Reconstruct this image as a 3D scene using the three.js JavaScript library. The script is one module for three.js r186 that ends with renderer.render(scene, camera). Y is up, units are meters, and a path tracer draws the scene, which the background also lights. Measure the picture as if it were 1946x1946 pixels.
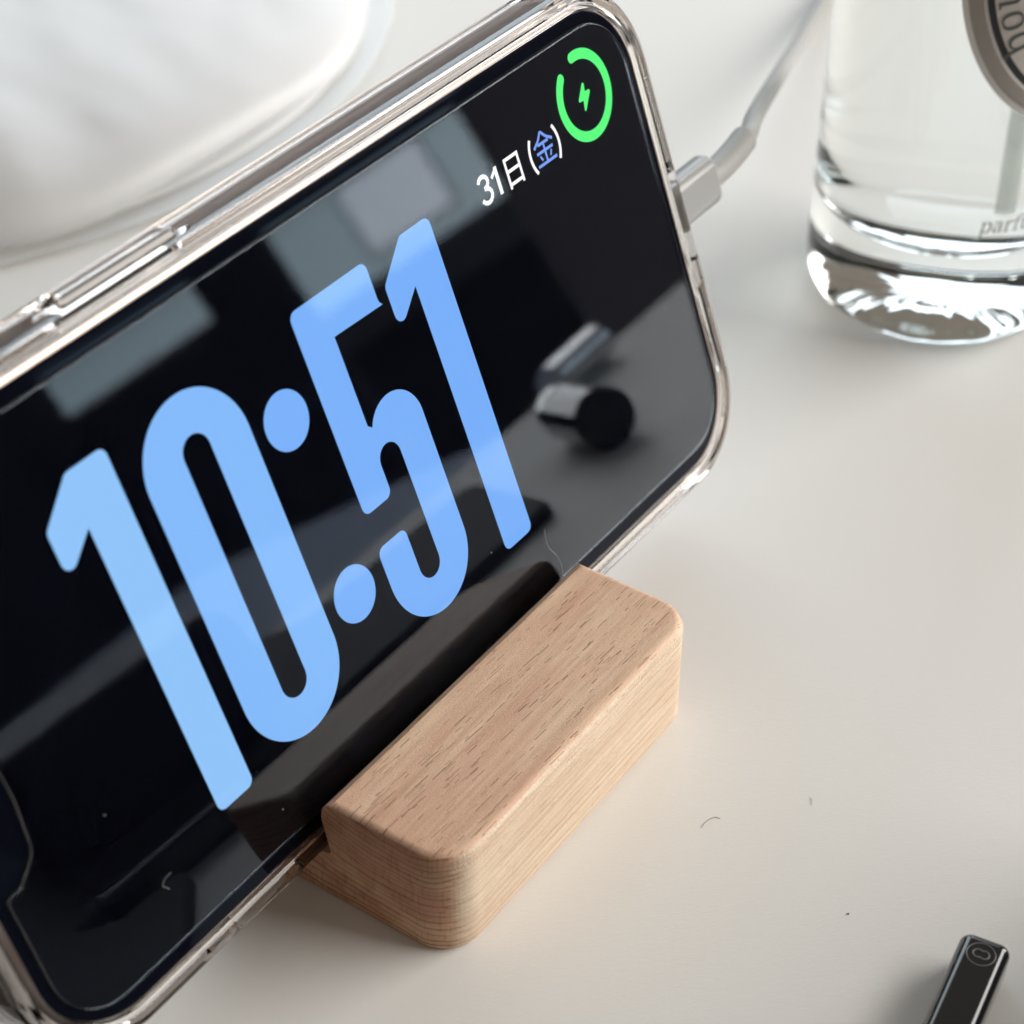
import * as THREE from 'three';
import { mergeGeometries, mergeVertices, toCreasedNormals } from 'three/addons/utils/BufferGeometryUtils.js';
import { RoundedBoxGeometry } from 'three/addons/geometries/RoundedBoxGeometry.js';
import { RectAreaLightUniformsLib } from 'three/addons/lights/RectAreaLightUniformsLib.js';
import { FontLoader } from 'three/addons/loaders/FontLoader.js';
import { TextGeometry } from 'three/addons/geometries/TextGeometry.js';
import { Brush, Evaluator, SUBTRACTION } from 'three-bvh-csg';

// ---------------------------------------------------------------- camera, exposure, lights
const MM = 0.001;
const scene = new THREE.Scene();
// the photograph is the upper part of a taller frame, so the lens is shifted
const camera = new THREE.PerspectiveCamera(2 * Math.atan(1297 / 3790.46) * 180 / Math.PI, 1946 / 2594, 0.01, 20);
camera.position.set(-0.1534372, 0.1956524, 0.1294427);
camera.up.set(0.5637, 0.7287, -0.389);
camera.lookAt(-0.1534372 + 0.5956, 0.1956524 - 0.6849, 0.1294427 - 0.4198);
camera.setViewOffset(1946, 2594, 0, 0, 1946, 1946);
camera.focus = 0.26;
camera.userData.fStop = 17;
const renderer = new THREE.WebGLRenderer({ antialias: true });
renderer.toneMapping = THREE.LinearToneMapping;
renderer.toneMappingExposure = 1;
renderer.shadowMap.enabled = true;
scene.background = new THREE.Color().setRGB(0.185, 0.156, 0.126);      // the dim, even light of the room
RectAreaLightUniformsLib.init();
const WINDOWS = [
  // centre, width, height, colour, level: a tall window ahead on the right, two glowing panes added for the mirrored patches, a cooler window behind on the right
  { at: [1.32, 0.98, 1.41], look: [0.0, 0.05, 0.0], w: 2.10, h: 1.70, color: [1.0, 0.972, 0.93], level: 6.2, label: 'bright window mirrored along the glass edges of the phone' },
  { at: [1.32, 0.045, 1.41], look: [0.0, 0.05, 0.0], w: 2.10, h: 0.12, color: [0.86, 1.0, 1.0], level: 2.0, label: 'added glowing strip mirrored as grey patches at the top of the screen' },
  { at: [1.294, 0.046, 1.372], look: [0.0, 0.05, 0.0], w: 0.10, h: 0.076, color: [0.95, 0.97, 1.0], level: 3.2, label: 'added small glowing pane mirrored as the brightest patch above the last digits' },
  { at: [1.22, 0.85, -0.85], look: [0.1, 0.0, 0.0], w: 1.35, h: 1.15, color: [0.84, 0.965, 1.06], level: 2.6, label: 'cool bright window behind the glass bottle, lighting its thick base' },
];

// ---------------------------------------------------------------- helpers
let seed = 7;
const rnd = () => { seed = (seed * 1664525 + 1013904223) >>> 0; return seed / 4294967296; };
const clamp = (x, a = 0, b = 1) => Math.min(b, Math.max(a, x));
const smooth = (a, b, x) => { const t = clamp((x - a) / (b - a)); return t * t * (3 - 2 * t); };
const lerp = (a, b, t) => a + (b - a) * t;
const hash = (x, y, s = 0) => { let h = Math.imul(x | 0, 374761393) ^ Math.imul(y | 0, 668265263) ^ Math.imul(s | 0, 1442695041); h = Math.imul(h ^ (h >>> 13), 1274126177); return ((h ^ (h >>> 16)) >>> 0) / 4294967296; };
function noise(x, y, s = 0) {
  const ix = Math.floor(x), iy = Math.floor(y), u = x - ix, v = y - iy, a = u * u * (3 - 2 * u), b = v * v * (3 - 2 * v);
  return lerp(lerp(hash(ix, iy, s), hash(ix + 1, iy, s), a), lerp(hash(ix, iy + 1, s), hash(ix + 1, iy + 1, s), a), b);
}
const fbm = (x, y, s = 0, n = 4) => { let r = 0, a = 0.5, t = 0; for (let i = 0; i < n; i++) { r += a * noise(x, y, s + i); t += a; a *= 0.5; x *= 2.03; y *= 2.03; } return r / t; };
const names = new Map();
function numbered(n) { const k = names.get(n) ?? 0; names.set(n, k + 1); return k ? n + '_' + String(k).padStart(3, '0') : n; }
function tag(o, label, category, group, kind) {
  if (label) o.userData.label = label;
  if (category) o.userData.category = category;
  if (group) o.userData.group = group;
  if (kind) o.userData.kind = kind;
  return o;
}
function thing(name, label, category, group) { const o = new THREE.Group(); o.name = numbered(name); scene.add(o); return tag(o, label, category, group); }
function mesh(name, geo, mat, parent = scene) {
  const m = new THREE.Mesh(geo, mat); m.name = parent === scene ? numbered(name) : name;
  m.castShadow = true; m.receiveShadow = true; parent.add(m); return m;
}
const std = (o) => new THREE.MeshStandardMaterial(o);
const phys = (o) => new THREE.MeshPhysicalMaterial(o);
const rgb = (r, g, b) => new THREE.Color().setRGB(r, g, b);
function canvasTexture(w, h, draw, srgb = true) {
  const c = document.createElement('canvas'); c.width = w; c.height = h;
  draw(c.getContext('2d'), w, h);
  const t = new THREE.CanvasTexture(c); if (srgb) t.colorSpace = THREE.SRGBColorSpace; t.wrapS = t.wrapT = THREE.RepeatWrapping; return t;
}
function pixelCanvas(g, w, h, fn) {   // fn(x, y) -> [r, g, b] 0..255
  const im = g.createImageData(w, h), d = im.data;
  for (let y = 0; y < h; y++) for (let x = 0; x < w; x++) { const c = fn(x, y), o = (y * w + x) * 4; d[o] = c[0]; d[o + 1] = c[1]; d[o + 2] = c[2]; d[o + 3] = 255; }
  g.putImageData(im, 0, 0);
}
// rounded polygon: points [x, y, r]
function roundPoly(pts, seg = 6, max = 0) {
  const out = [], n = pts.length;
  for (let i = 0; i < n; i++) {
    const p = pts[i], a = pts[(i + n - 1) % n], b = pts[(i + 1) % n], r = p[2] ?? 0;
    const ua = [a[0] - p[0], a[1] - p[1]], ub = [b[0] - p[0], b[1] - p[1]], la = Math.hypot(...ua), lb = Math.hypot(...ub);
    ua[0] /= la; ua[1] /= la; ub[0] /= lb; ub[1] /= lb;
    const ang = Math.acos(clamp(ua[0] * ub[0] + ua[1] * ub[1], -1, 1));
    if (r <= 0 || ang > 3.1) { out.push([p[0], p[1]]); continue; }
    const d = Math.min(r / Math.tan(ang / 2), la * 0.499, lb * 0.499), rr = d * Math.tan(ang / 2);
    const bis = [ua[0] + ub[0], ua[1] + ub[1]], bl = Math.hypot(...bis), cx = p[0] + bis[0] / bl * rr / Math.sin(ang / 2), cy = p[1] + bis[1] / bl * rr / Math.sin(ang / 2);
    const s = Math.atan2(p[1] + ua[1] * d - cy, p[0] + ua[0] * d - cx); let e = Math.atan2(p[1] + ub[1] * d - cy, p[0] + ub[0] * d - cx), da = e - s;
    while (da > Math.PI) da -= 2 * Math.PI; while (da < -Math.PI) da += 2 * Math.PI;
    for (let k = 0; k <= seg; k++) out.push([cx + rr * Math.cos(s + da * k / seg), cy + rr * Math.sin(s + da * k / seg)]);
  }
  if (!max) return out;
  const fine = [];
  for (let i = 0; i < out.length; i++) {
    const p = out[i], q = out[(i + 1) % out.length], k = Math.max(1, Math.ceil(Math.hypot(q[0] - p[0], q[1] - p[1]) / max));
    for (let j = 0; j < k; j++) fine.push([lerp(p[0], q[0], j / k), lerp(p[1], q[1], j / k)]);
  }
  return fine;
}
const shapeOf = (pts) => new THREE.Shape(pts.map((p) => new THREE.Vector2(p[0], p[1])));
const rectPoly = (x0, y0, x1, y1, r) => [[x0, y0, r], [x1, y0, r], [x1, y1, r], [x0, y1, r]];
function slab(pts, z0, z1, bevel = 0, seg = 3) {   // an outline with a bevelled front and back, from z0 to z1
  const g = new THREE.ExtrudeGeometry(shapeOf(pts), { depth: z1 - z0 - 2 * bevel, bevelEnabled: bevel > 0, bevelThickness: bevel, bevelSize: bevel, bevelOffset: -bevel, bevelSegments: seg, curveSegments: 12 });
  g.translate(0, 0, z0 + bevel); return bevel > 0 ? creased(g, 0.75) : g;
}
function creased(g, angle) {   // smooth over gentle edges only; large faces count by their area, so they stay flat
  g = g.index ? g.toNonIndexed() : g; g.deleteAttribute('uv');
  const p = g.attributes.position, n = p.count, fn = [], at = new Map(), keys = [], v = [0, 1, 2].map(() => new THREE.Vector3());
  for (let t = 0; t < n / 3; t++) {
    v.forEach((q, i) => q.fromBufferAttribute(p, t * 3 + i)); const c = v[1].clone().sub(v[0]).cross(v[2].clone().sub(v[0])); fn.push(c);
    v.forEach((q, i) => { const k = Math.round(q.x * 1e4) + ',' + Math.round(q.y * 1e4) + ',' + Math.round(q.z * 1e4); keys.push(k); if (!at.has(k)) at.set(k, []); at.get(k).push(t); });
  }
  const out = new Float32Array(n * 3), cosA = Math.cos(angle), u = fn.map((c) => c.clone().normalize());
  for (let i = 0; i < n; i++) { const t = Math.floor(i / 3), s = new THREE.Vector3(); for (const o of at.get(keys[i])) if (u[o].dot(u[t]) > cosA) s.add(fn[o]); s.normalize(); out.set([s.x, s.y, s.z], i * 3); }
  return g.setAttribute('normal', new THREE.BufferAttribute(out, 3));
}
const mm = (g) => g.scale(MM, MM, MM);
function tube(points, r, seg = 60, rad = 14) { return new THREE.TubeGeometry(new THREE.CatmullRomCurve3(points.map((p) => new THREE.Vector3(...p)), false, 'centripetal'), seg, r, rad, false); }
function lathe(pts, seg = 96) { return new THREE.LatheGeometry(pts.map((p) => new THREE.Vector2(p[0], p[1])), seg); }

// ---------------------------------------------------------------- the desk
const deskBump = canvasTexture(1024, 1024, (g, w, h) => {
  g.fillStyle = 'rgb(128,128,128)'; g.fillRect(0, 0, w, h);
  for (let i = 0; i < 26000; i++) {
    const x = rnd() * w, y = rnd() * h, l = 6 + rnd() * 16, a = -0.55 + (rnd() - 0.5) * 0.7, v = rnd() < 0.5 ? 60 : 200;
    g.strokeStyle = `rgba(${v},${v},${v},0.22)`; g.lineWidth = 1.5 + rnd() * 2.5;
    for (const ox of [0, -w]) for (const oy of [0, -h]) { g.beginPath(); g.moveTo(x + ox, y + oy); g.lineTo(x + ox + l * Math.cos(a), y + oy + l * Math.sin(a)); g.stroke(); }
  }
}, false);
deskBump.repeat.set(1 / 0.055, 1 / 0.055);
const deskMat = phys({ name: 'white desk laminate', color: rgb(0.80, 0.79, 0.765), roughness: 0.5, specularIntensity: 0.45, bumpMap: deskBump, bumpScale: 0.00005 });
{
  const w = 1.9, d = 1.1, g = new RoundedBoxGeometry(w, 0.028, d, 3, 0.002), p = g.attributes.position, uv = g.attributes.uv;
  for (let i = 0; i < p.count; i++) uv.setXY(i, p.getX(i), p.getZ(i));
  const desk = mesh('desk', g, deskMat); desk.position.set(0.2, -0.014, 0.202 - d / 2);
  tag(desk, 'white laminate desk top with a fine grain under everything', null, null, 'structure');
}

// ---------------------------------------------------------------- wooden stand
const BW = { x0: -29.6, x1: 27.2, z0: -13.5, z1: 33.2, h: 17.6 };
const ring = (z, y) => {     // growth rings seen on the end of the block
  const k = 0.0125 * clamp(0.15 + y / 16);
  return y - k * (z - 25) * (z - 25) + 1.3 * (fbm(z * 0.10, y * 0.13, 40, 3) - 0.5) + 0.22 * (fbm(z * 0.5, y * 0.6, 43, 2) - 0.5);
};
const RING_EDGES = []; { let y = -24; while (y < 40) { RING_EDGES.push(y); y += 0.50 + 1.05 * hash(Math.round(y * 100), 3, 8); } }
function ringTone(v) {       // 0 pale early wood .. 1 the thin dark line that ends a year
  let k = 0; while (k < RING_EDGES.length - 2 && RING_EDGES[k + 1] < v) k++;
  const a = RING_EDGES[k], b = RING_EDGES[k + 1], t = (v - a) / (b - a), q = 0.45 + 0.55 * hash(k, 5, 2);
  return 0.34 * t * t * q + 0.62 * q * smooth(0.74, 0.94, t) * (1 - smooth(0.97, 1.0, t));
}
const DARK = [146, 100, 70];
const mixc = (a, b, t) => [lerp(a[0], b[0], t), lerp(a[1], b[1], t), lerp(a[2], b[2], t)];
const endColor = (z, y) => {
  const t = ringTone(ring(z, y)), pore = noise(z * 11, y * 11, 5) > 0.78 ? 0.10 : 0, ray = smooth(0.68, 0.9, noise(z * 7, y * 0.7, 9)) * 0.16, flat = fbm(z * 0.5, y * 0.5, 2, 3) - 0.5;
  const base = mixc([208, 170, 138], [198, 150, 122], clamp(0.5 + 2.2 * (fbm(z * 0.2, y * 0.3, 12, 3) - 0.5)));
  return mixc(base, [112, 68, 44], clamp(t * 0.85 + pore + ray + flat * 0.4));
};
const grainColor = (u, v, t, seedNo, P, Q) => {   // u along the grain, v across it, both in mm
  const b = fbm(u * 0.06, v * 0.35, seedNo + 4, 3), s = fbm(u * 0.10, v * 2.0, seedNo, 3), f = noise(u * 0.9, v * 16, seedNo + 9) - 0.5, g = noise(u * 9, v * 14, seedNo + 20) - 0.5;
  return mixc(mixc(P, Q, clamp(2.2 * b - 0.6)), DARK, clamp(0.12 * t + 0.34 * (s - 0.48) + 0.13 * f + 0.12 * g, -0.22, 0.8));
};
function strokes(g, list, style) { g.lineCap = 'round'; for (const [x, y, l, th, k, a] of list) { g.strokeStyle = style(k); g.lineWidth = th; g.beginPath(); g.moveTo(x, y); g.lineTo(x + l * 0.55, y - l * 0.55 * a); g.lineTo(x + l, y - l * a * 1.2); g.stroke(); } }
function dashes(n, x0, x1, h, px, lo, hi) { const r = []; for (let i = 0; i < n; i++) { const q = rnd(); r.push([lerp(x0, x1, rnd()), rnd() * h, (lo + (hi - lo) * q * q) * px, (0.045 + 0.05 * rnd()) * px, 0.25 + 0.75 * rnd() * rnd() + 0.1, 0.035 + 0.06 * (rnd() - 0.5)]); } return r; }
// the top (and what looks up or down): u = x + 31 of 62 mm, v = z of 48 mm
const TOPW = 1984, TOPH = 1536, TP = 32, topList = dashes(900, 0, TOPW, TOPH, TP, 0.7, 3.6);
const pale = []; for (let i = 0; i < 260; i++) pale.push([rnd() * TOPW, rnd() * TOPH, (0.15 + 0.5 * rnd()) * TP, 1.2 + rnd() * 1.6, 0.2 + 0.5 * rnd(), (rnd() - 0.5) * 1.2]);
const topTex = canvasTexture(TOPW, TOPH, (g, w, h) => {
  pixelCanvas(g, w, h, (x, y) => grainColor(x / TP, (h - y) / TP, ringTone(ring(BW.z0 + (h - y) / TP, 17)), 100, [226, 194, 165], [216, 176, 149]));
  strokes(g, topList, (k) => `rgba(92,56,36,${Math.min(1, k)})`);
  strokes(g, pale, (k) => `rgba(246,226,204,${k})`);
});
const topBump = canvasTexture(TOPW / 2, TOPH / 2, (g, w, h) => {
  pixelCanvas(g, w, h, (x, y) => { const v = 150 + 70 * (noise(x * 0.06, y * 1.0, 130) - 0.5) + 70 * (noise(x * 0.45, y * 0.6, 131) - 0.5); return [v, v, v]; });
  strokes(g, topList.map(([x, y, l, t, k, a]) => [x / 2, y / 2, l / 2, t / 2 + 0.4, k, a]), (k) => `rgba(10,10,10,${0.9 * Math.min(1, k)})`);
}, false);
// the sides, unrolled: s runs from the back left corner along the left end, round the corner and along the front
const PLAN = roundPoly([[BW.x0, -BW.z1, 5.6], [BW.x1, -BW.z1, 5.6], [BW.x1, -BW.z0, 4], [BW.x0, -BW.z0, 4]], 14);
const SIDE = [];           // s, x, z, nx
{
  const order = roundPoly([[BW.x0, BW.z0, 4], [BW.x0, BW.z1, 5.6], [BW.x1, BW.z1, 5.6], [BW.x1, BW.z0, 4]], 14, 0.25); let l = 0;
  for (let i = 0; i < order.length; i++) { const p = order[i], q = order[(i + 1) % order.length], d = Math.hypot(q[0] - p[0], q[1] - p[1]) || 1e-9; SIDE.push([l, p[0], p[1], (q[1] - p[1]) / d]); l += d; }
}
const SLEN = 124, SW = 2048, SP = SW / SLEN, SH = Math.round(19 * SP);
const sideAt = (sv) => { let a = 0, b = SIDE.length - 1; while (b - a > 1) { const m = (a + b) >> 1; if (SIDE[m][0] <= sv) a = m; else b = m; } return SIDE[a]; };
const nearSide = (x, z) => { let best = 1e9, r = null; for (const q of SIDE) { const d = (q[1] - x) ** 2 + (q[2] - z) ** 2; if (d < best) { best = d; r = q; } } return [r[0], Math.sqrt(best)]; };
const sFront0 = SIDE.find((q) => q[2] > BW.z1 - 0.6)[0], sFront1 = sFront0 + 50;
const sideList = dashes(230, sFront0, sFront1, 19, 1, 0.6, 3.0).map(([x, y, l, t, k, a]) => [x * SP, y * SP, l * SP, Math.max(1.1, t * SP), 0.55 * k, a * 0.4]);
const pits = []; for (let i = 0; i < 46; i++) pits.push([sFront0 + rnd() * 50, 1.3 + 2.0 * rnd() * rnd(), 0.12 + 0.22 * rnd(), 0.1 + 0.12 * rnd(), 0.2 + 0.4 * rnd()]);
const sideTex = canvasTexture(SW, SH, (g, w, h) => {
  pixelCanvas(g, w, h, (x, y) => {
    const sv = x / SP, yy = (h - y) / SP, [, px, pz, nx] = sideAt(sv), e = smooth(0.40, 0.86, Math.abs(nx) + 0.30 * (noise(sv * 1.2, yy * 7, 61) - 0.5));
    const t = ringTone(ring(pz, yy)), fr = grainColor(sv, yy, t * 2.2, 200, [222, 201, 177], [216, 191, 166]);  // front palette paler: washed-out bright light put into the wood colour
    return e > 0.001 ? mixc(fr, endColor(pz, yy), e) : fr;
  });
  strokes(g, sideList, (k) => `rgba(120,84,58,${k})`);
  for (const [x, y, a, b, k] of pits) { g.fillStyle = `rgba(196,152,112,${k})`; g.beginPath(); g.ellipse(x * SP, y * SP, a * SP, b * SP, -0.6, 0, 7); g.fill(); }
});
const sideBump = canvasTexture(SW, SH, (g, w, h) => {
  pixelCanvas(g, w, h, (x, y) => { const sv = x / SP, yy = (h - y) / SP, [, px, pz, nx] = sideAt(sv), e = smooth(0.5, 0.9, Math.abs(nx)), worn = smooth(12.5, 15.5, yy) * (1 - e); const v = 150 + 60 * (noise(sv * 1.5, yy * 14, 230) - 0.5) + (40 + 70 * worn) * (noise(sv * 5, yy * 6, 231) - 0.5) - 70 * e * ringTone(ring(pz, yy)); return [v, v, v]; });
  for (const [x, y, a, b, k] of pits) { g.fillStyle = `rgba(20,20,20,${k})`; g.beginPath(); g.ellipse(x * SP, y * SP, a * SP, b * SP, -0.6, 0, 7); g.fill(); }
}, false);
const woodOf = (map, bump, k) => phys({ name: 'beech wood', map, bumpMap: bump, bumpScale: k, roughness: 0.58, specularIntensity: 0.8 });
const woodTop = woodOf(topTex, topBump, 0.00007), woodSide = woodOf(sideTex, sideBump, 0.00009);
{
  const g = slab(PLAN, 0, BW.h, 1.25, 6); g.rotateX(-Math.PI / 2);      // plan y = -z
  const groove = roundPoly([[14.25, 8.9, 0.25], [13.15, 15.0, 2.5], [13.5, 16.9, 1.0], [14.9, 17.75, 0.4], [16.2, 17.75], [16.2, 21], [-1.6, 21], [-1.0, 17.6, 0.2], [3.4, 5.0, 0.25]], 5);
  const cut = new THREE.ExtrudeGeometry(shapeOf(groove.map(([z, y]) => [-z, y])), { depth: 90, bevelEnabled: false });
  cut.rotateY(Math.PI / 2); cut.translate(-45, 0, 0);                   // shape x = -z, extruded along x
  g.setAttribute('uv', new THREE.Float32BufferAttribute(new Float32Array(g.attributes.position.count * 2), 2)); const a = new Brush(mergeVertices(g)), b = new Brush(cut); a.updateMatrixWorld(); b.updateMatrixWorld();
  let r = new Evaluator().evaluate(a, b, SUBTRACTION).geometry;
  r = toCreasedNormals(r.index ? r.toNonIndexed() : r, 0.5); r.clearGroups();
  const p = r.attributes.position, nrm = r.attributes.normal, tri = p.count / 3, sets = [[], []], uv = new Float32Array(p.count * 2);
  for (let t = 0; t < tri; t++) {
    const A = new THREE.Vector3().fromBufferAttribute(p, t * 3), B = new THREE.Vector3().fromBufferAttribute(p, t * 3 + 1), Cc = new THREE.Vector3().fromBufferAttribute(p, t * 3 + 2), n = B.clone().sub(A).cross(Cc.clone().sub(A)).normalize();
    const near = [A, B, Cc].map((q) => nearSide(q.x, q.z)), k = Math.abs(n.y) < 0.62 && Math.max(...near.map((q) => q[1])) < 1.5 ? 1 : 0; sets[k].push(t);
    for (let i = 0; i < 3; i++) {
      const q = t * 3 + i, x = p.getX(q), y = p.getY(q), z = p.getZ(q);
      if (k === 1) { uv[q * 2] = near[i][0] / SLEN; uv[q * 2 + 1] = y / 19; } else { uv[q * 2] = (x + 31) / 62; uv[q * 2 + 1] = (z - BW.z0) / 48; }
    }
  }
  const order = sets.flat(), N = order.length * 3, P2 = new Float32Array(N * 3), N2 = new Float32Array(N * 3), U2 = new Float32Array(N * 2);
  order.forEach((t, j) => { for (let i = 0; i < 3; i++) { for (let c = 0; c < 3; c++) { P2[(j * 3 + i) * 3 + c] = p.array[(t * 3 + i) * 3 + c] * MM; N2[(j * 3 + i) * 3 + c] = nrm.array[(t * 3 + i) * 3 + c]; } U2[(j * 3 + i) * 2] = uv[(t * 3 + i) * 2]; U2[(j * 3 + i) * 2 + 1] = uv[(t * 3 + i) * 2 + 1]; } });
  const out = new THREE.BufferGeometry().setAttribute('position', new THREE.BufferAttribute(P2, 3)).setAttribute('normal', new THREE.BufferAttribute(N2, 3)).setAttribute('uv', new THREE.BufferAttribute(U2, 2));
  let at = 0; sets.forEach((s, k) => { out.addGroup(at, s.length * 3, k); at += s.length * 3; });
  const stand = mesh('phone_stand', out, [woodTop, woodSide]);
  tag(stand, 'rounded beech wood block with a groove holding the phone upright', 'phone stand');
}

// ---------------------------------------------------------------- phone (local: x along the screen, y up the screen, z out of it; y = 0 at its lower edge)
const LEAN = 20.5 * Math.PI / 180, YB = 35.75;
const SIN = Math.sin(LEAN), COS = Math.cos(LEAN), HC = 44.6;
const toWorld = (x, y, z) => [x * MM, (HC + y * COS + z * SIN) * MM, (-y * SIN + z * COS) * MM];
function leaning(o) { const p = toWorld(0, -YB, 0); o.position.set(...p); o.rotation.x = -LEAN; return o; }
const loc = (g) => mm(g.translate(0, YB, 0));
const phone = leaning(thing('smartphone', 'smartphone on its side showing the clock 10:51 in tall blue digits', 'phone'));
const alu = std({ name: 'champagne aluminium', color: rgb(0.47, 0.385, 0.345), metalness: 1, roughness: 0.28 });
const blackGlass = phys({ name: 'black display glass', color: rgb(0.0025, 0.003, 0.006), roughness: 0.03, ior: 1.5, specularIntensity: 0.3, specularColor: rgb(0.5, 0.72, 1.0) });
const clearGlass = phys({ name: 'clear tempered glass', color: rgb(1, 1, 1), roughness: 0.0, transmission: 1, thickness: 0.0004, ior: 1.35, specularColor: rgb(0.75, 0.86, 1.0) });
mesh('frame', loc(slab(roundPoly(rectPoly(-73.35, -35.75, 73.35, 35.75, 12), 20), -7.8, -0.25, 0.35, 4)), alu, phone);
mesh('display_glass', loc(slab(roundPoly(rectPoly(-72.35, -34.75, 72.35, 34.75, 11), 20), -0.2, 0, 0.08, 2)), blackGlass, phone);
const protOutline = roundPoly([[-70.75, -32.75, 8], [70.9, -32.75, 8.5], [70.9, 32.75, 8.5], [-70.75, 32.75, 8], [-70.6, 12.6, 0.8], [-68.2, 12.4, 1.5], [-65.2, 10.0, 3.2], [-64.4, 4], [-64.4, -4], [-65.2, -10.0, 3.2], [-68.2, -12.4, 1.5], [-70.6, -12.6, 0.8]], 10);
mesh('screen_protector', loc(slab(protOutline, 0.07, 0.50, 0.20, 6)), clearGlass, phone);
const glow = (r, g, b, n) => std({ name: n, color: rgb(0, 0, 0), roughness: 1, emissive: rgb(r, g, b), emissiveIntensity: 1 });
const BLUES = [glow(0.285, 0.575, 1.0, 'lit blue pixels'), glow(0.235, 0.51, 1.0, 'lit blue pixels'), glow(0.20, 0.458, 1.0, 'lit blue pixels'), glow(0.19, 0.447, 1.0, 'lit blue pixels')], GREEN = glow(0.10, 1.05, 0.22, 'lit green pixels'), WHITE = glow(1.05, 1.05, 1.05, 'lit white pixels'), BLUE2 = glow(0.20, 0.36, 0.95, 'lit pale blue pixels');  // viewing-angle shift put into the glow: digits paler towards the left
const LIT = 0.03;
function lit(name, shapes, mat, label) { const g = new THREE.ShapeGeometry(shapes, 24); g.translate(0, 0, LIT); const m = mesh(name, loc(g), mat, phone); if (label) m.userData.label = label; return m; }
const one = (dx) => shapeOf(roundPoly([[dx - 0.15, -23.05, 1.1], [dx + 5.95, -23.05, 1.1], [dx + 5.95, 23.05, 1.1], [dx, 23.05, 1.2], [dx - 5.25, 18.65, 1.2], [dx - 5.25, 12.3, 1.15], [dx - 0.15, 16.3, 0.05]], 6));
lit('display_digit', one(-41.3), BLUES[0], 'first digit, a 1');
const stadium = (x0, x1, y0, y1) => roundPoly(rectPoly(x0, y0, x1, y1, (x1 - x0) / 2 - 1e-3), 28);
const zero = shapeOf(stadium(-32.5, -15.6, -23.1, 23.1)); zero.holes.push(new THREE.Path(stadium(-26.15, -21.8, -18, 18).map((p) => new THREE.Vector2(...p))));
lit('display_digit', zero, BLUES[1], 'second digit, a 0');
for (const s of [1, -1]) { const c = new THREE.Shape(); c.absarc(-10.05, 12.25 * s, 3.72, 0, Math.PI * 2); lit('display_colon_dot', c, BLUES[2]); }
{
  const arc = (cx, cy, rx, ry, a0, a1, n = 22) => Array.from({ length: n + 1 }, (_, i) => { const a = (a0 + (a1 - a0) * i / n) * Math.PI / 180; return [cx + rx * Math.cos(a), cy + ry * Math.sin(a)]; });
  // drawn as one closed outline, anticlockwise from the top right of the bar
  const pts = [
    ...roundPoly([[10.55, 17.25, 1.1], [10.55, 23, 1.1], [-4, 23, 1.2], [-4, -4.75, 1.15], [1.55, -4.75, 1.15], [1.55, -0.35, 0], [30, 8, 0]], 6).slice(0, -2),
    ...arc(3.55, -0.55, 2.0, 2.05, 180, 0),
    ...arc(3.55, -16.05, 2.0, 2.05, 0, -180),
    ...roundPoly([[1.55, -16.05, 0], [1.55, -9.6, 1.0], [-4.1, -9.6, 1.2], [-4.1, -15.3, 0]], 6).slice(1, -1),
    ...arc(3.7, -15.3, 7.8, 7.8, 180, 360, 40),
    ...arc(6.6, 2.0, 4.9, 4.85, 0, 150, 30),
    [1.7, 5.0],
    [1.7, 17.25],
  ];
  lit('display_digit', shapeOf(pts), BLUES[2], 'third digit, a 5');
}
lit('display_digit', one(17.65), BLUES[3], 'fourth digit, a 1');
{ // battery ring and bolt
  const ringShape = new THREE.Shape(), R = 5.5, h = 0.72, cx = 60.1, cy = 24.1, a0 = 97 * Math.PI / 180, a1 = (137 - 360) * Math.PI / 180;
  const pts = [];
  for (let i = 0; i <= 90; i++) { const a = lerp(a0, a1, i / 90); pts.push([cx + (R + h) * Math.cos(a), cy + (R + h) * Math.sin(a)]); }
  for (let i = 1; i < 12; i++) { const b = a1 - Math.PI * i / 12; pts.push([cx + R * Math.cos(a1) + h * Math.cos(b), cy + R * Math.sin(a1) + h * Math.sin(b)]); }
  for (let i = 90; i >= 0; i--) { const a = lerp(a0, a1, i / 90); pts.push([cx + (R - h) * Math.cos(a), cy + (R - h) * Math.sin(a)]); }
  for (let i = 1; i < 12; i++) { const b = a0 + Math.PI - Math.PI * i / 12; pts.push([cx + R * Math.cos(a0) + h * Math.cos(b), cy + R * Math.sin(a0) + h * Math.sin(b)]); }
  lit('display_charge_ring', shapeOf(pts), GREEN);
  lit('display_bolt', shapeOf(roundPoly([[60.75, 26.4, 0.25], [60.35, 24.55, 0.1], [61.75, 24.5, 0.25], [59.1, 21.6, 0.2], [59.55, 23.55, 0.1], [58.25, 23.6, 0.25]], 3)), GREEN);
}
const stroke = (x0, y0, x1, y1, w) => { const l = Math.hypot(x1 - x0, y1 - y0), nx = -(y1 - y0) / l * w / 2, ny = (x1 - x0) / l * w / 2; return [[x0 + nx, y0 + ny], [x0 - nx, y0 - ny], [x1 - nx, y1 - ny], [x1 + nx, y1 + ny]]; };
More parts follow.
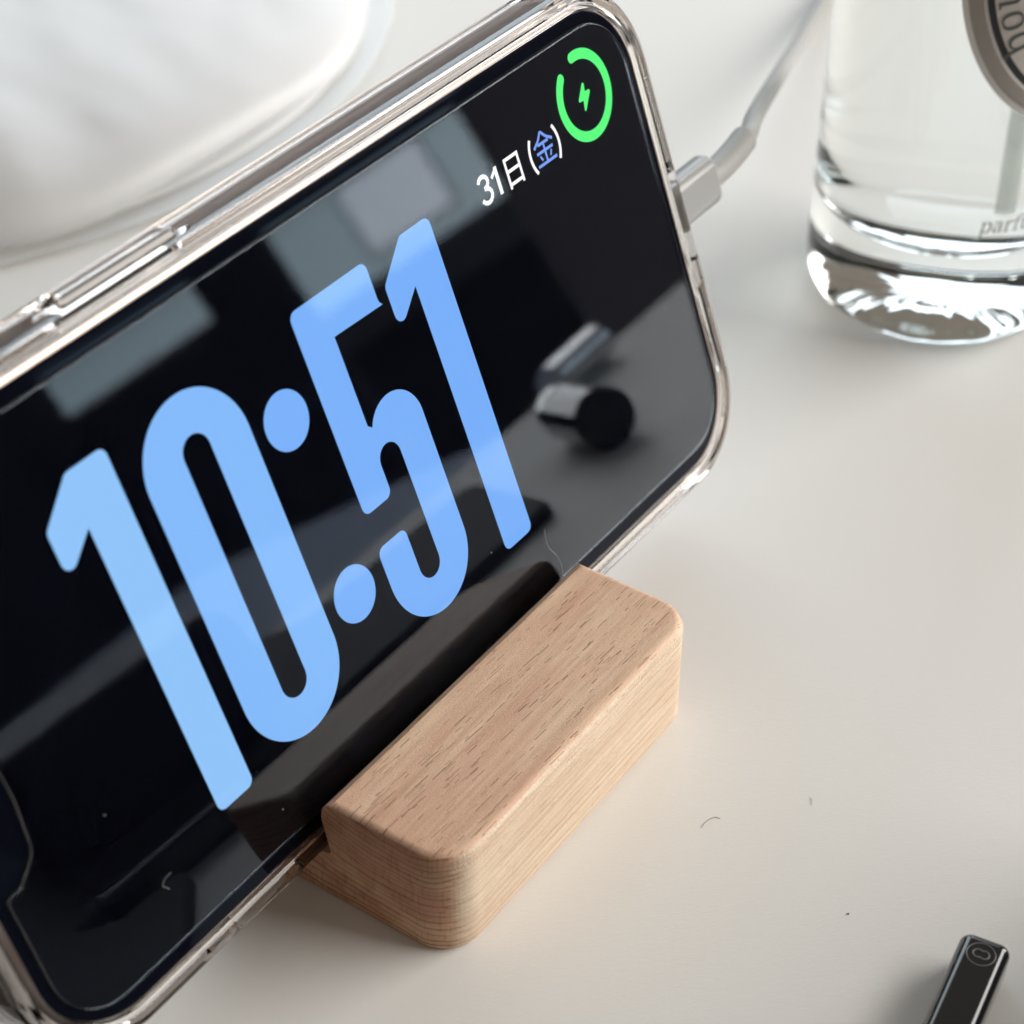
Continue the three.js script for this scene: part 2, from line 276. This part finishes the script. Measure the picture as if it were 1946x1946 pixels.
function litStrokes(name, list, w, mat, label) {   // list of polylines; strokes of one character joined
  const gs = []; let z = 0;
  const add = (pts) => { const g = new THREE.ShapeGeometry(shapeOf(pts), 8); g.translate(0, 0, LIT + z); z += 0.0015; gs.push(g); };
  for (const [line, ww = w] of list) {
    for (let i = 0; i + 1 < line.length; i++) add(stroke(...line[i], ...line[i + 1], ww));
    for (let i = 1; i + 1 < line.length; i++) { const c = new THREE.Shape(); c.absarc(line[i][0], line[i][1], ww / 2, 0, 7); const g = new THREE.ShapeGeometry(c, 6); g.translate(0, 0, LIT + z); z += 0.0015; gs.push(g); }
  }
  const m = mesh(name, loc(mergeGeometries(gs)), mat, phone); m.userData.label = label; return m;
}
const curve = (cx, cy, rx, ry, a0, a1, n = 10) => Array.from({ length: n + 1 }, (_, i) => { const a = (a0 + (a1 - a0) * i / n) * Math.PI / 180; return [cx + rx * Math.cos(a), cy + ry * Math.sin(a)]; });
litStrokes('display_date_character', [[[...curve(35.22, 22.25, 0.98, 0.82, 168, -60, 10), [35.2, 21.45]]], [[[35.1, 21.45], ...curve(35.25, 20.5, 1.12, 0.93, 75, -165, 10)]]], 0.6, WHITE, 'the figure 3 of the date');
litStrokes('display_date_character', [[[[38.2, 19.45], [38.2, 23.25]]], [[[38.2, 22.95], [37.05, 22.1]], 0.48]], 0.66, WHITE, 'the figure 1 of the date');
litStrokes('display_date_character', [[[[40.32, 19.15], [40.32, 23.3]]], [[[43.15, 19.15], [43.15, 23.3]]], [[[40.1, 23.08], [43.4, 23.08]]], [[[40.3, 21.45], [43.15, 21.45]]], [[[40.3, 19.72], [43.15, 19.72]]]], 0.47, WHITE, 'the day character of the date');
litStrokes('display_date_character', [[curve(48.6, 21.05, 3.0, 3.6, 140, 220, 10)]], 0.5, WHITE, 'opening bracket of the date');
litStrokes('display_date_character', [[curve(49.2, 21.05, 3.0, 3.6, 40, -40, 10)]], 0.5, WHITE, 'closing bracket of the date');
litStrokes('display_date_character', [[[[48.85, 23.55], [48.0, 22.6], [46.75, 21.85]]], [[[48.85, 23.55], [49.75, 22.6], [51.0, 21.85]]], [[[47.65, 22.05], [50.05, 22.05]]], [[[47.05, 21.0], [50.7, 21.0]]], [[[48.87, 22.05], [48.87, 19.5]]], [[[47.6, 20.6], [47.95, 19.9]], 0.34], [[[50.15, 20.6], [49.75, 19.9]], 0.34], [[[46.7, 19.4], [51.0, 19.4]]]], 0.40, BLUE2, 'the blue weekday character of the date');

// ---------------------------------------------------------------- clear case around the phone
function around(hx, hy, R, step) {   // stations round a rounded rectangle, anticlockwise: position, outward normal
  const st = [], side = (x0, y0, x1, y1, nx, ny) => { const n = Math.ceil(Math.hypot(x1 - x0, y1 - y0) / step); for (let i = 0; i < n; i++) st.push([lerp(x0, x1, i / n), lerp(y0, y1, i / n), nx, ny]); };
  const corner = (cx, cy, a) => { for (let i = 0; i < 24; i++) { const b = a + Math.PI / 2 * i / 24; st.push([cx + R * Math.cos(b), cy + R * Math.sin(b), Math.cos(b), Math.sin(b)]); } };
  side(hx, -hy + R, hx, hy - R, 1, 0); corner(hx - R, hy - R, 0);
  side(hx - R, hy, -hx + R, hy, 0, 1); corner(-hx + R, hy - R, Math.PI / 2);
  side(-hx, hy - R, -hx, -hy + R, -1, 0); corner(-hx + R, -hy + R, Math.PI);
  side(-hx + R, -hy, hx - R, -hy, 0, -1); corner(hx - R, -hy + R, -Math.PI / 2);
  return st;
}
function sweep(stations, profile, move) {
  const n = stations.length, m = profile.length, pos = new Float32Array(n * m * 3), idx = [];
  stations.forEach(([x, y, nx, ny], i) => profile.forEach(([o, z], j) => { const [oo, zz] = move(o, z, x, y, nx, ny); pos.set([x + nx * oo, y + ny * oo, zz], (i * m + j) * 3); }));
  for (let i = 0; i < n; i++) for (let j = 0; j < m; j++) { const a = i * m + j, b = ((i + 1) % n) * m + j, c = ((i + 1) % n) * m + (j + 1) % m, d = i * m + (j + 1) % m; idx.push(a, b, c, a, c, d); }
  const g = new THREE.BufferGeometry().setAttribute('position', new THREE.BufferAttribute(pos, 3)).setIndex(idx); g.computeVertexNormals(); return g;
}
const caseMat = phys({ name: 'clear soft plastic', color: rgb(1, 0.985, 0.97), roughness: 0.015, transmission: 1, thickness: 0.002, ior: 1.45, attenuationColor: rgb(0.88, 0.80, 0.75), attenuationDistance: 0.010 });
const phoneCase = leaning(thing('phone_case', 'clear plastic bumper case wrapped around the smartphone', 'phone case'));
{
  const profile = roundPoly([[-1.0, 0.08, 0.06], [-0.95, 0.42, 0.1], [-0.75, 0.68, 0.3], [-0.2, 0.92, 0.6], [0.55, 1.0, 1.2], [1.3, 0.80, 0.9], [1.82, 0.28, 0.7], [2.05, -0.7, 1.2], [2.05, -8.9, 1.0], [0.9, -10.0, 0.6], [-0.6, -10.0, 0.1], [-0.6, -8.5, 0.1], [0.12, -8.1, 0.3], [0.12, -0.05, 0.1]], 6, 0.4).reverse();
  const span = (v, a, b, s) => smooth(a - s, a + s, v) * (1 - smooth(b - s, b + s, v));
  const ringGeo = sweep(around(73.35, 35.75, 12, 0.5), profile, (o, z, x, y, nx, ny) => {
    if (o < 1.2) return [o, z];
    const zw = span(z, -6.2, -1.9, 0.35);
    let d = 0;
    if (ny > 0.9) d += 0.85 * zw * span(x, -31.5, -13.2, 0.35) - 0.30 * span(z, -7.4, -0.9, 0.25) * span(x, -33, -11.8, 0.5) * (1 - zw);
    if (ny < -0.9) d -= 1.6 * span(z, -8.2, -1.2, 0.3) * span(x, -45.3, -33.6, 0.5) + 0.5 * span(z, -8.2, 0.2, 0.3) * span(x, -50.5, -45.3, 0.4);
    if (nx > 0.9) d -= 1.7 * span(z, -8.2, -1.3, 0.3) * span(y, -6.9, 6.2, 0.4) + 1.2 * span(z, -7.5, -2.2, 0.3) * span(y, -11.2, -7.6, 0.3);
    return [o + d, z];
  });
  mesh('bumper', loc(ringGeo), caseMat, phoneCase);
  mesh('back_panel', loc(slab(roundPoly(rectPoly(-72.65, -35.05, 72.65, 35.05, 11.2), 16), -9.9, -8.6, 0.1, 2)), caseMat, phoneCase);
}

// ---------------------------------------------------------------- charging cable
const cableMat = phys({ name: 'white cable rubber', color: rgb(0.36, 0.355, 0.34), roughness: 0.45 });  // white rubber, its shade put into the darker base colour
{
  const cable = leaning(thing('charging_cable', 'white charging cable plugged into the right end of the phone', 'cable'));
  const plugGeo = slab(roundPoly(rectPoly(-3.75, -6.1, 3.95, -1.5, 1.9), 10), 0, 12.6, 0.9, 4);
  plugGeo.rotateY(Math.PI / 2); plugGeo.rotateX(Math.PI / 2);
  plugGeo.computeBoundingBox();
  // after the turns x runs along the plug; put it where the port is
  const b = plugGeo.boundingBox, c = b.getCenter(new THREE.Vector3());
  plugGeo.translate(-b.min.x + 75.5, -c.y + 0.1, -c.z - 3.8);
  mesh('plug', loc(plugGeo), phys({ name: 'white plug plastic', color: rgb(0.34, 0.34, 0.335), roughness: 0.22 }), cable);  // shade of the unlit plug faces put into its grey
  const local = (x, y, z) => { const dy = y - HC, yl = dy * COS - z * SIN, zl = dy * SIN + z * COS; return [x * MM, (yl + YB) * MM, zl * MM]; };
  const L = (x, y, z) => [x * MM, (y + YB) * MM, z * MM];
  const sleeve = new THREE.CatmullRomCurve3([L(87.6, 0.05, -3.9), L(92, 0.1, -3.95), L(96.5, 0.5, -4.1), L(100.3, 1.0, -4.4)].map((p) => new THREE.Vector3(...p)));
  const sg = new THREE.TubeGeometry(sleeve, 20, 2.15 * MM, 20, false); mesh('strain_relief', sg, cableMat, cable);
  const cap = new THREE.SphereGeometry(2.15 * MM, 20, 12); cap.scale(0.55, 1, 1); cap.translate(...L(100.3, 1.0, -4.4));
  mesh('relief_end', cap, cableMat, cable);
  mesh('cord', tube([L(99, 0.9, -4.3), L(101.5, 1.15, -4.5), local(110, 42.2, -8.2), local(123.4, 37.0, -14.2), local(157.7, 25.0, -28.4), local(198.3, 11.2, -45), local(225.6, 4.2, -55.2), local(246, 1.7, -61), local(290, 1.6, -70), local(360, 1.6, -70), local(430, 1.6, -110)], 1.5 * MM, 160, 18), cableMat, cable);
}

// ---------------------------------------------------------------- perfume bottle
const font = await new FontLoader().loadAsync('fonts/droid/droid_serif_regular.typeface.json');
{
  const R = 23.35, bottle = thing('perfume_bottle', 'clear glass bottle of colourless liquid with an oval taupe label', 'bottle');
  bottle.position.set(0.1468, 0, 0.0118);
  const outer = [[0, 3.4], [5, 3.25], [9, 2.8], [12.5, 1.9], [15.2, 0.8], [16.6, 0.15], [17.6, 0], [18.6, 0.05], [19.6, 0.3], [20.6, 0.8], [21.4, 1.5], [22.1, 2.5], [22.7, 3.8], [23.1, 5.4], [23.3, 7.0], [R, 8.6], [R - 0.05, 10], [R + 0.03, 11.5], [R, 13], [R, 15], [R, 18], [R, 22], [R, 30], [R, 70], [R, 118], [R - 0.8, 122], [R - 3.5, 125.5], [13, 128.5], [9, 130], [8.5, 133], [0, 133]];
  const glass = lathe(outer.map(([a, b]) => [a * MM, b * MM]), 160);
  { const p = glass.attributes.position; for (let i = 0; i < p.count; i++) { const x = p.getX(i), y = p.getY(i) / MM, z = p.getZ(i), a = Math.atan2(z, x); if (y > 20) continue; const w = smooth(20, 12, y), k = 1 + w * 0.0050 * (fbm(4 + 3.5 * Math.cos(a) + 0.3 * y, 4 + 3.5 * Math.sin(a), 17, 3) - 0.5); p.setX(i, x * k); p.setZ(i, z * k); if (y > 0.4) p.setY(i, (y + w * 0.35 * (fbm(9 + 5 * Math.cos(a), 9 + 5 * Math.sin(a) + 0.4 * y, 23, 3) - 0.5)) * MM); } glass.computeVertexNormals(); }
  mesh('glass_body', glass, phys({ name: 'bottle glass', color: rgb(1, 1, 1), roughness: 0, transmission: 1, thickness: 0.02, ior: 1.5, attenuationColor: rgb(0.90, 0.97, 0.94), attenuationDistance: 0.12 }), bottle);
  // the face between glass and liquid: its outside is the liquid, its inside the denser glass
  const inner = [[0, 18.0], [5, 17.8], [10, 17.2], [14, 16.7], [16.6, 17.1], [18.4, 18.4], [19.8, 20.6], [20.7, 23.4], [21.0, 26.5], [21.1, 30], [21.1, 70], [21.1, 116], [18, 121], [0, 122]];
  const cav = lathe(inner.map(([a, b]) => [a * MM, b * MM]).reverse(), 128);
  mesh('liquid', cav, phys({ name: 'clear liquid in glass', color: rgb(1, 1, 1), roughness: 0, transmission: 1, thickness: 0.02, ior: 1.10 }), bottle);
  const dip = new THREE.CylinderGeometry(1.25 * MM, 1.25 * MM, 0.098, 24, 1, true); dip.translate(0.0045, 0.0675, 0.006);
  const dt = mesh('dip_tube', dip, phys({ name: 'milky tube plastic', color: rgb(0.88, 0.90, 0.88), roughness: 0.35, transmission: 0.7, thickness: 0, ior: 1.15, side: THREE.DoubleSide }), bottle);
  dt.rotation.z = 0.02;
  // label: an oval plate bent round the glass; s is the length round the glass, h the height
  const S0 = 46, H0 = 71.5, onGlass = (s, h, lift) => { const a = s / R; return [(R + lift) * Math.cos(a) * MM, h * MM, (R + lift) * Math.sin(a) * MM]; };
  function ovalBand(k0, k1, lift0, lift1, n = 96) {     // k: [a, b] half axes inside and outside
    const pos = [], idx = [], rows = 6;
    for (let i = 0; i <= n; i++) for (let j = 0; j <= rows; j++) {
      const t = i / n * 2 * Math.PI, u = j / rows, a = lerp(k0[0], k1[0], u), b = lerp(k0[1], k1[1], u);
      pos.push(...onGlass(S0 + a * Math.cos(t), H0 + b * Math.sin(t), lerp(lift0, lift1, u)));
    }
    for (let i = 0; i < n; i++) for (let j = 0; j < rows; j++) { const a = i * (rows + 1) + j, b = a + rows + 1; idx.push(a, a + 1, b, b, a + 1, b + 1); }
    const g = new THREE.BufferGeometry().setAttribute('position', new THREE.Float32BufferAttribute(pos, 3)).setIndex(idx); g.computeVertexNormals(); return g;
  }
  const taupe = std({ name: 'taupe label', color: rgb(0.36, 0.33, 0.30), roughness: 0.5, side: THREE.DoubleSide }), pale = std({ name: 'pale label', color: rgb(0.60, 0.56, 0.52), roughness: 0.55, side: THREE.DoubleSide }), dark = std({ name: 'dark label ring', color: rgb(0.03, 0.035, 0.04), roughness: 0.5, side: THREE.DoubleSide });
  const white = std({ name: 'white label edge', color: rgb(0.75, 0.74, 0.72), roughness: 0.5, side: THREE.DoubleSide });
  mesh('label_edge', mergeGeometries([ovalBand([20.9, 27.9], [21.9, 28.9], 0.25, 0.02)]), white, bottle);
  mesh('label_rim', mergeGeometries([ovalBand([18.1, 25.0], [18.6, 25.5], 0.25, 0.55), ovalBand([18.6, 25.5], [20.4, 27.3], 0.55, 0.55), ovalBand([20.4, 27.3], [20.9, 27.9], 0.55, 0.25)]), taupe, bottle);
  mesh('label_ring', ovalBand([17.0, 23.9], [18.1, 25.0], 0.22, 0.25), dark, bottle);
  mesh('label_plate', ovalBand([0.01, 0.01], [17.0, 23.9], 0.35, 0.35), pale, bottle);
  const ink = std({ name: 'grey ink', color: rgb(0.10, 0.11, 0.11), roughness: 0.7, side: THREE.DoubleSide });
  function letters(text, size, place, mat, name, label) {
    let x = 0; const gs = [];
    for (const ch of text) {
      const g = new TextGeometry(ch, { font, size, depth: 0.02, curveSegments: 5, bevelEnabled: false }), adv = font.data.glyphs[ch].ha / font.data.resolution * size, p = g.attributes.position;
      for (let i = 0; i < p.count; i++) { const q = place(x + p.getX(i), p.getY(i), p.getZ(i), x + adv / 2); p.setXYZ(i, ...q); }
      g.computeVertexNormals(); gs.push(g); x += adv;
    }
    const m = mesh(name, mergeGeometries(gs), mat, bottle); m.userData.label = label;
  }
  // along the oval, clockwise from its lower left, heads outwards
  const path = []; { const A = 13.2, B = 20.0; let l = 0, last = null; for (let i = 0; i <= 400; i++) { const t = (-48 + i * 0.25) * Math.PI / 180, p = [S0 + A * Math.cos(t), H0 + B * Math.sin(t)]; if (last) l += Math.hypot(p[0] - last[0], p[1] - last[1]); path.push([l, ...p]); last = p; } }
  letters('boulevard', 4.4, (x, y, z, xc) => {
    let k = 1; while (k < path.length - 1 && path[k][0] < xc) k++;
    const [, s, h] = path[k], [, s0, h0] = path[k - 1], l = Math.hypot(s - s0, h - h0), ux = (s - s0) / l, uy = (h - h0) / l, dx = x - xc;
    return onGlass(s + ux * dx + uy * y, h + uy * dx - ux * y, 0.42 + z);
  }, ink, 'label_lettering', 'lettering along the rim of the oval label');
  const ink2 = std({ name: 'grey print', color: rgb(0.25, 0.27, 0.26), roughness: 0.7, side: THREE.DoubleSide });
  letters('parfum', 2.7, (x, y, z) => onGlass(58.6 - x * 0.92 - y * 0.16, 24.1 + y - x * 0.0, 0.03 + z), ink2, 'printed_word', 'small grey print low on the glass');
}

// ---------------------------------------------------------------- black tube with an embossed emblem
{
  const black = phys({ name: 'black lacquer', color: rgb(0.012, 0.0125, 0.014), roughness: 0.16, clearcoat: 0.6, clearcoatRoughness: 0.06 });
  const t = thing('cosmetic_tube', 'glossy black slim cosmetic tube with embossed round emblem lying flat', 'tube');
  t.position.set(7.2 * MM, 0, 87.05 * MM); t.rotation.y = Math.PI - Math.atan2(0.137, 0.99) * -1;
  const body = new RoundedBoxGeometry(31 * MM, 6 * MM, 6.3 * MM, 6, 1.5 * MM); body.translate(15.0 * MM, 3 * MM, 0);
  mesh('tube_body', body, black, t);
  const ringG = new THREE.TorusGeometry(1.75 * MM, 0.07 * MM, 8, 64); ringG.rotateX(Math.PI / 2); ringG.translate(2.9 * MM, 6.0 * MM, 0);
  const gun = phys({ name: 'worn emboss', color: rgb(0.20, 0.20, 0.21), roughness: 0.35 });
  mesh('emblem_ring', ringG, gun, t);
  const hook = (dir) => { const pts = []; for (let i = 0; i <= 24; i++) { const a = (45 + 270 * i / 24) * Math.PI / 180; pts.push([(2.9) * MM + 0.62 * Math.sin(a) * MM, 6.02 * MM, dir * (0.62 * Math.cos(a) - 0.38) * MM * -1]); } return tube(pts, 0.10 * MM, 48, 8); };
  mesh('emblem_letter', hook(1), gun, t); mesh('emblem_letter', hook(-1), gun, t);
}

// ---------------------------------------------------------------- white film pouch behind the phone
{
  const pouch = thing('plastic_pouch', 'crumpled white plastic pouch lying on the desk behind the phone', 'pouch');
  pouch.position.set(0.113, 0, -0.232);
  const nu = 150, nv = 60, pos = [], idx = [];
  for (let i = 0; i <= nu; i++) for (let j = 0; j <= nv; j++) {
    const a = i / nu * 2 * Math.PI, v = j / nv, rr = Math.sin(v * Math.PI / 2), hh = Math.cos(v * Math.PI / 2);
    const cr = fbm(Math.cos(a) * rr * 3.2 + 9 + 1.4 * Math.sin(a) * rr, Math.sin(a) * rr * 1.3 + 5, 71, 4) - 0.5, fine = fbm(Math.cos(a) * rr * 9 + 3, Math.sin(a) * rr * 3 + 3, 77, 3) - 0.5;
    const y = 17 * Math.pow(hh, 0.7) + (3.6 * cr + 0.8 * fine) * smooth(0, 0.35, hh), edge = 1 + 0.015 * Math.sin(a * 7) + 0.02 * (fbm(Math.cos(a) * 3 + 4, Math.sin(a) * 3 + 4, 5) - 0.5);
    pos.push(111 * rr * edge * Math.cos(a) * MM, (Math.max(0, y) + 0.3) * MM, 109 * rr * edge * Math.sin(a) * MM);
  }
  for (let i = 0; i < nu; i++) for (let j = 0; j < nv; j++) { const a = i * (nv + 1) + j, b = a + nv + 1; idx.push(a, b, a + 1, b, b + 1, a + 1); }
  const g = new THREE.BufferGeometry().setAttribute('position', new THREE.Float32BufferAttribute(pos, 3)).setIndex(idx); g.computeVertexNormals();
  mesh('film', g, phys({ name: 'white plastic film', color: rgb(0.66, 0.665, 0.675), roughness: 0.45, side: THREE.DoubleSide }), pouch);
  const flange = new THREE.RingGeometry(1.0, 1.07, 160, 1); flange.rotateX(-Math.PI / 2); flange.scale(110.5 * MM, 1, 108.5 * MM); flange.translate(0, 0.9 * MM, 0);
  mesh('film_flange', flange, phys({ name: 'flat film edge', color: rgb(0.80, 0.80, 0.79), roughness: 0.3, transmission: 0.5, thickness: 0, side: THREE.DoubleSide }), pouch);
  const weld = new THREE.TorusGeometry(1, 0.016, 10, 160); weld.rotateX(Math.PI / 2); weld.scale(110.5 * MM, 60 * MM, 108.5 * MM); weld.translate(0, 1.1 * MM, 0);
  mesh('welded_rim', weld, phys({ name: 'welded film edge', color: rgb(0.66, 0.665, 0.66), roughness: 0.2 }), pouch);
}
{
  const box = thing('navy_case', 'dark blue box edge at the far left behind the phone', 'box');
  box.position.set(22 * MM, 0, -136 * MM);
  const g = new RoundedBoxGeometry(40 * MM, 12 * MM, 26 * MM, 4, 3 * MM); g.translate(0, 6 * MM, 0);
  mesh('case_body', g, phys({ name: 'navy plastic', color: rgb(0.03, 0.045, 0.07), roughness: 0.4 }), box);
}

// ---------------------------------------------------------------- lint
{
  const grey = std({ name: 'grey lint', color: rgb(0.10, 0.10, 0.10), roughness: 0.9 }), paleL = std({ name: 'pale lint', color: rgb(0.6, 0.58, 0.55), roughness: 0.9 });
  const hair = (pts, r, m, label) => tag(mesh('lint_fibre', tube(pts, r * MM, 30, 6), m), label, 'fibre');
  hair([[7.9, 0.06, 46.4], [8.5, 0.09, 46.3], [9.4, 0.12, 46.4], [10.5, 0.09, 46.9], [10.7, 0.06, 47.6]].map((p) => p.map((v) => v * MM)), 0.028, grey, 'small curved dark lint fibre lying on the desk right of the wood block');
  hair([[20.9, 0.05, 55.5], [20.7, 0.08, 55.9], [19.8, 0.06, 56.4]].map((p) => p.map((v) => v * MM)), 0.022, grey, 'tiny hooked dark lint fibre farther right on the bare desk');
  hair([[25.57, -24.28], [25.12, -26.66], [26.18, -29.03], [26.56, -30.91], [26.13, -32.4]].map(([x, y]) => toWorld(x, y, 0.46)), 0.026, paleL, 'long wavy pale lint fibre on the screen above the right end of the wood block');
  hair([[-51.13, -24.26], [-52.3, -24.40], [-52.85, -24.97], [-52.5, -25.4], [-52.23, -25.9]].map(([x, y]) => toWorld(x, y, 0.46)), 0.03, paleL, 'small hooked pale lint fibre near the lower left corner of the screen');
  const speck = tag(mesh('dust_speck', new THREE.SphereGeometry(0.13 * MM, 10, 8), grey), 'single black dust speck on the bare desk above the black tube', 'speck'); speck.position.set(5.7 * MM, 0.08 * MM, 69.4 * MM);
  [[-33.3, -28.62, 'white dust speck low on the screen left of the wood block'], [14.41, -21.25, 'white dust speck on the screen between the last two digits'], [-55.5, -12.48, 'white dust speck at the left of the screen below the first digit']].forEach(([x, y, l]) => { const s = tag(mesh('dust_speck', new THREE.SphereGeometry(0.09 * MM, 8, 6), paleL), l, 'speck'); s.position.set(...toWorld(x, y, 0.48)); });
}

// ---------------------------------------------------------------- what the screen mirrors: the window side of the room, with added blocks and panes
{
  const floor = mesh('floor', new THREE.BoxGeometry(5, 0.05, 5), std({ name: 'dark floor', color: rgb(0.09, 0.085, 0.14), roughness: 0.7 })); floor.position.set(0.8, -0.745, 0.8); tag(floor, 'dark floor far below the desk', null, null, 'structure');
  const dark = std({ name: 'dark painted wood', color: rgb(0.02, 0.02, 0.026), roughness: 0.6 });
  for (const W of WINDOWS) {  // second and third are added glowing panes, not inferred windows
    const walled = W.h > 0.5 && W.at[2] < 0 || W.h === 0.12;
    const win = thing('window', W.label, 'window');
    const at = new THREE.Vector3(...W.at), to = new THREE.Vector3(...W.look).sub(at); to.y = 0; to.normalize();
    win.position.set(at.x, at.y - W.h / 2, at.z); win.rotation.y = Math.atan2(to.x, to.z);
    const f = W.h < 0.1 ? 0.004 : 0.05, gs = [[W.w + 2 * f, f, 0, W.h + f / 2], [W.w + 2 * f, f, 0, -f / 2], [f, W.h, W.w / 2 + f / 2, W.h / 2], [f, W.h, -W.w / 2 - f / 2, W.h / 2]].map(([w, h, x, y]) => { const g = new THREE.BoxGeometry(w, h, 0.05); g.translate(x, y, -0.03); return g; });
    mesh('window_frame', mergeGeometries(gs), std({ name: 'grey window frame', color: rgb(0.25, 0.25, 0.25), roughness: 0.5 }), win);
    const pane = new THREE.BoxGeometry(W.w, W.h, 0.004); pane.translate(0, W.h / 2, -0.03);
    mesh('window_pane', pane, std({ name: 'bright sky in window', color: rgb(0, 0, 0), emissive: rgb(...W.color), emissiveIntensity: W.level * 0.25 }), win);
    const l = new THREE.RectAreaLight(rgb(...W.color), W.level, W.w, W.h); l.position.set(0, W.h / 2, 0.002); l.rotation.y = Math.PI; l.name = 'window_light'; win.add(l);
    if (!walled) continue;
    const low = new THREE.BoxGeometry(W.w + 2.2, W.at[1] - W.h / 2 + 0.72 - f, 0.06); low.translate(0, -(W.at[1] - W.h / 2 + 0.72 - f) / 2 - f, -0.03);
    const wall = mesh('low_wall', low, dark); wall.position.copy(win.position); wall.rotation.copy(win.rotation); tag(wall, 'dark wall below a window', null, null, 'structure');
  }
  const block = (az, d, w, h, y0, m0 = dark) => { const a = az * Math.PI / 180, o = new RoundedBoxGeometry(w, h, 0.10, 3, 0.01); o.translate(0, h / 2, 0); const m = mesh('added_box', o, m0); m.position.set(d * Math.cos(a), y0, d * Math.sin(a)); m.rotation.y = Math.PI / 2 - a; return m; };
  // (added boxes block the window reflection, leaving two gaps where panes show)
  tag(block(30, 0.80, 0.33, 0.80, -0.70, std({ name: 'grey painted wood', color: rgb(0.50, 0.46, 0.46), roughness: 0.7 })), 'added grey box toning the reflection at the upper right of the screen', 'added_cabinet').name = 'added_cabinet';  // made-up box, its grey chosen to lift the dark screen reflection
  tag(block(52.2, 0.80, 0.045, 0.80, -0.70), 'added narrow dark box splitting the mirrored window above the zero on the screen', 'added_post').name = 'added_post';
  tag(block(70, 0.80, 0.26, 0.80, -0.70), 'added dark box blocking the mirrored window at the upper left of the screen', 'added_cabinet').name = 'added_cabinet_001';
  tag(block(57.5, 0.80, 0.14, 0.76, -0.70), 'added low dark box thinning the mirrored window strip above the first digit', 'added_stool').name = 'added_stool';
  const matShape = shapeOf(roundPoly([[-135, -60, 4], [-75.5, -2, 4], [-13, 80.5, 2], [-26, 82.5, 2], [-27, 99, 2], [4, 99.5, 2], [108, 98, 4], [150, 165, 4], [94, 169, 3], [88, 201, 3], [-120, 201, 4]].map(([x, z, r]) => [x, -z, r]), 5));  // unseen dark sheet, outline shaped to keep the low reflection dark
  const matGeo = mm(new THREE.ExtrudeGeometry(matShape, { depth: 2, bevelEnabled: true, bevelSize: 0.5, bevelThickness: 0.5, bevelSegments: 2 })); matGeo.rotateX(-Math.PI / 2); matGeo.translate(0, 0.0005, 0);
  tag(mesh('added_mat', matGeo, std({ name: 'dark brown leather', color: rgb(0.022, 0.017, 0.018), roughness: 0.8 })), 'added dark sheet that darkens the reflection low in the phone screen', 'mat');
  const added_wallet = mesh('added_wallet', new RoundedBoxGeometry(0.055, 0.024, 0.045, 5, 0.006), std({ name: 'black leather', color: rgb(0.006, 0.006, 0.009), roughness: 0.6 })); added_wallet.position.set(0.022, 0.015, 0.140); added_wallet.rotation.y = 0.3; tag(added_wallet, 'added black block for the dark shape mirrored beside the stem of the first digit', 'added_wallet');  // made-up block giving the black shape in the reflection
  const cush = mesh('added_cushion', new RoundedBoxGeometry(0.60, 0.5, 0.30, 5, 0.03), std({ name: 'pale blue cloth', color: rgb(0.50, 0.57, 0.74), roughness: 0.9 })); cush.position.set(0.02, -0.27, 0.39); tag(cush, 'added pale blue block that lifts the reflection at the left edge of the screen', 'seat');  // added pale surface that brightens the left of the reflection
  const stick = thing('lipstick', 'black lipstick tube with silver bands mirrored at the right of the screen', 'lipstick');
  const blk = phys({ name: 'black gloss', color: rgb(0.008, 0.008, 0.01), roughness: 0.12 }), sil = std({ name: 'silver band', color: rgb(0.8, 0.8, 0.8), metalness: 1, roughness: 0.15 });
  stick.position.set(0.139, 0, 0.103); stick.rotation.y = -Math.atan2(0.80, 0.55);
  const cyl = (r, x0, x1) => { const g = new THREE.CylinderGeometry(r, r, x1 - x0, 48); g.rotateZ(Math.PI / 2); g.translate((x0 + x1) / 2, 0.0068, 0); return g; };
  mesh('tube_base', cyl(0.0067, 0, 0.036), blk, stick); mesh('tube_band', cyl(0.0060, 0.036, 0.044), sil, stick);
  const capG = new THREE.CylinderGeometry(0.0052, 0.0052, 0.026, 48); capG.rotateZ(Math.PI / 2); const cap = mesh('silver_cap', capG, sil); cap.position.set(0.217, 0.0053, 0.181); cap.rotation.y = -0.15; tag(cap, 'silver cap lying at the desk edge, mirrored above the black lipstick tube', 'cap');
}
renderer.render(scene, camera);
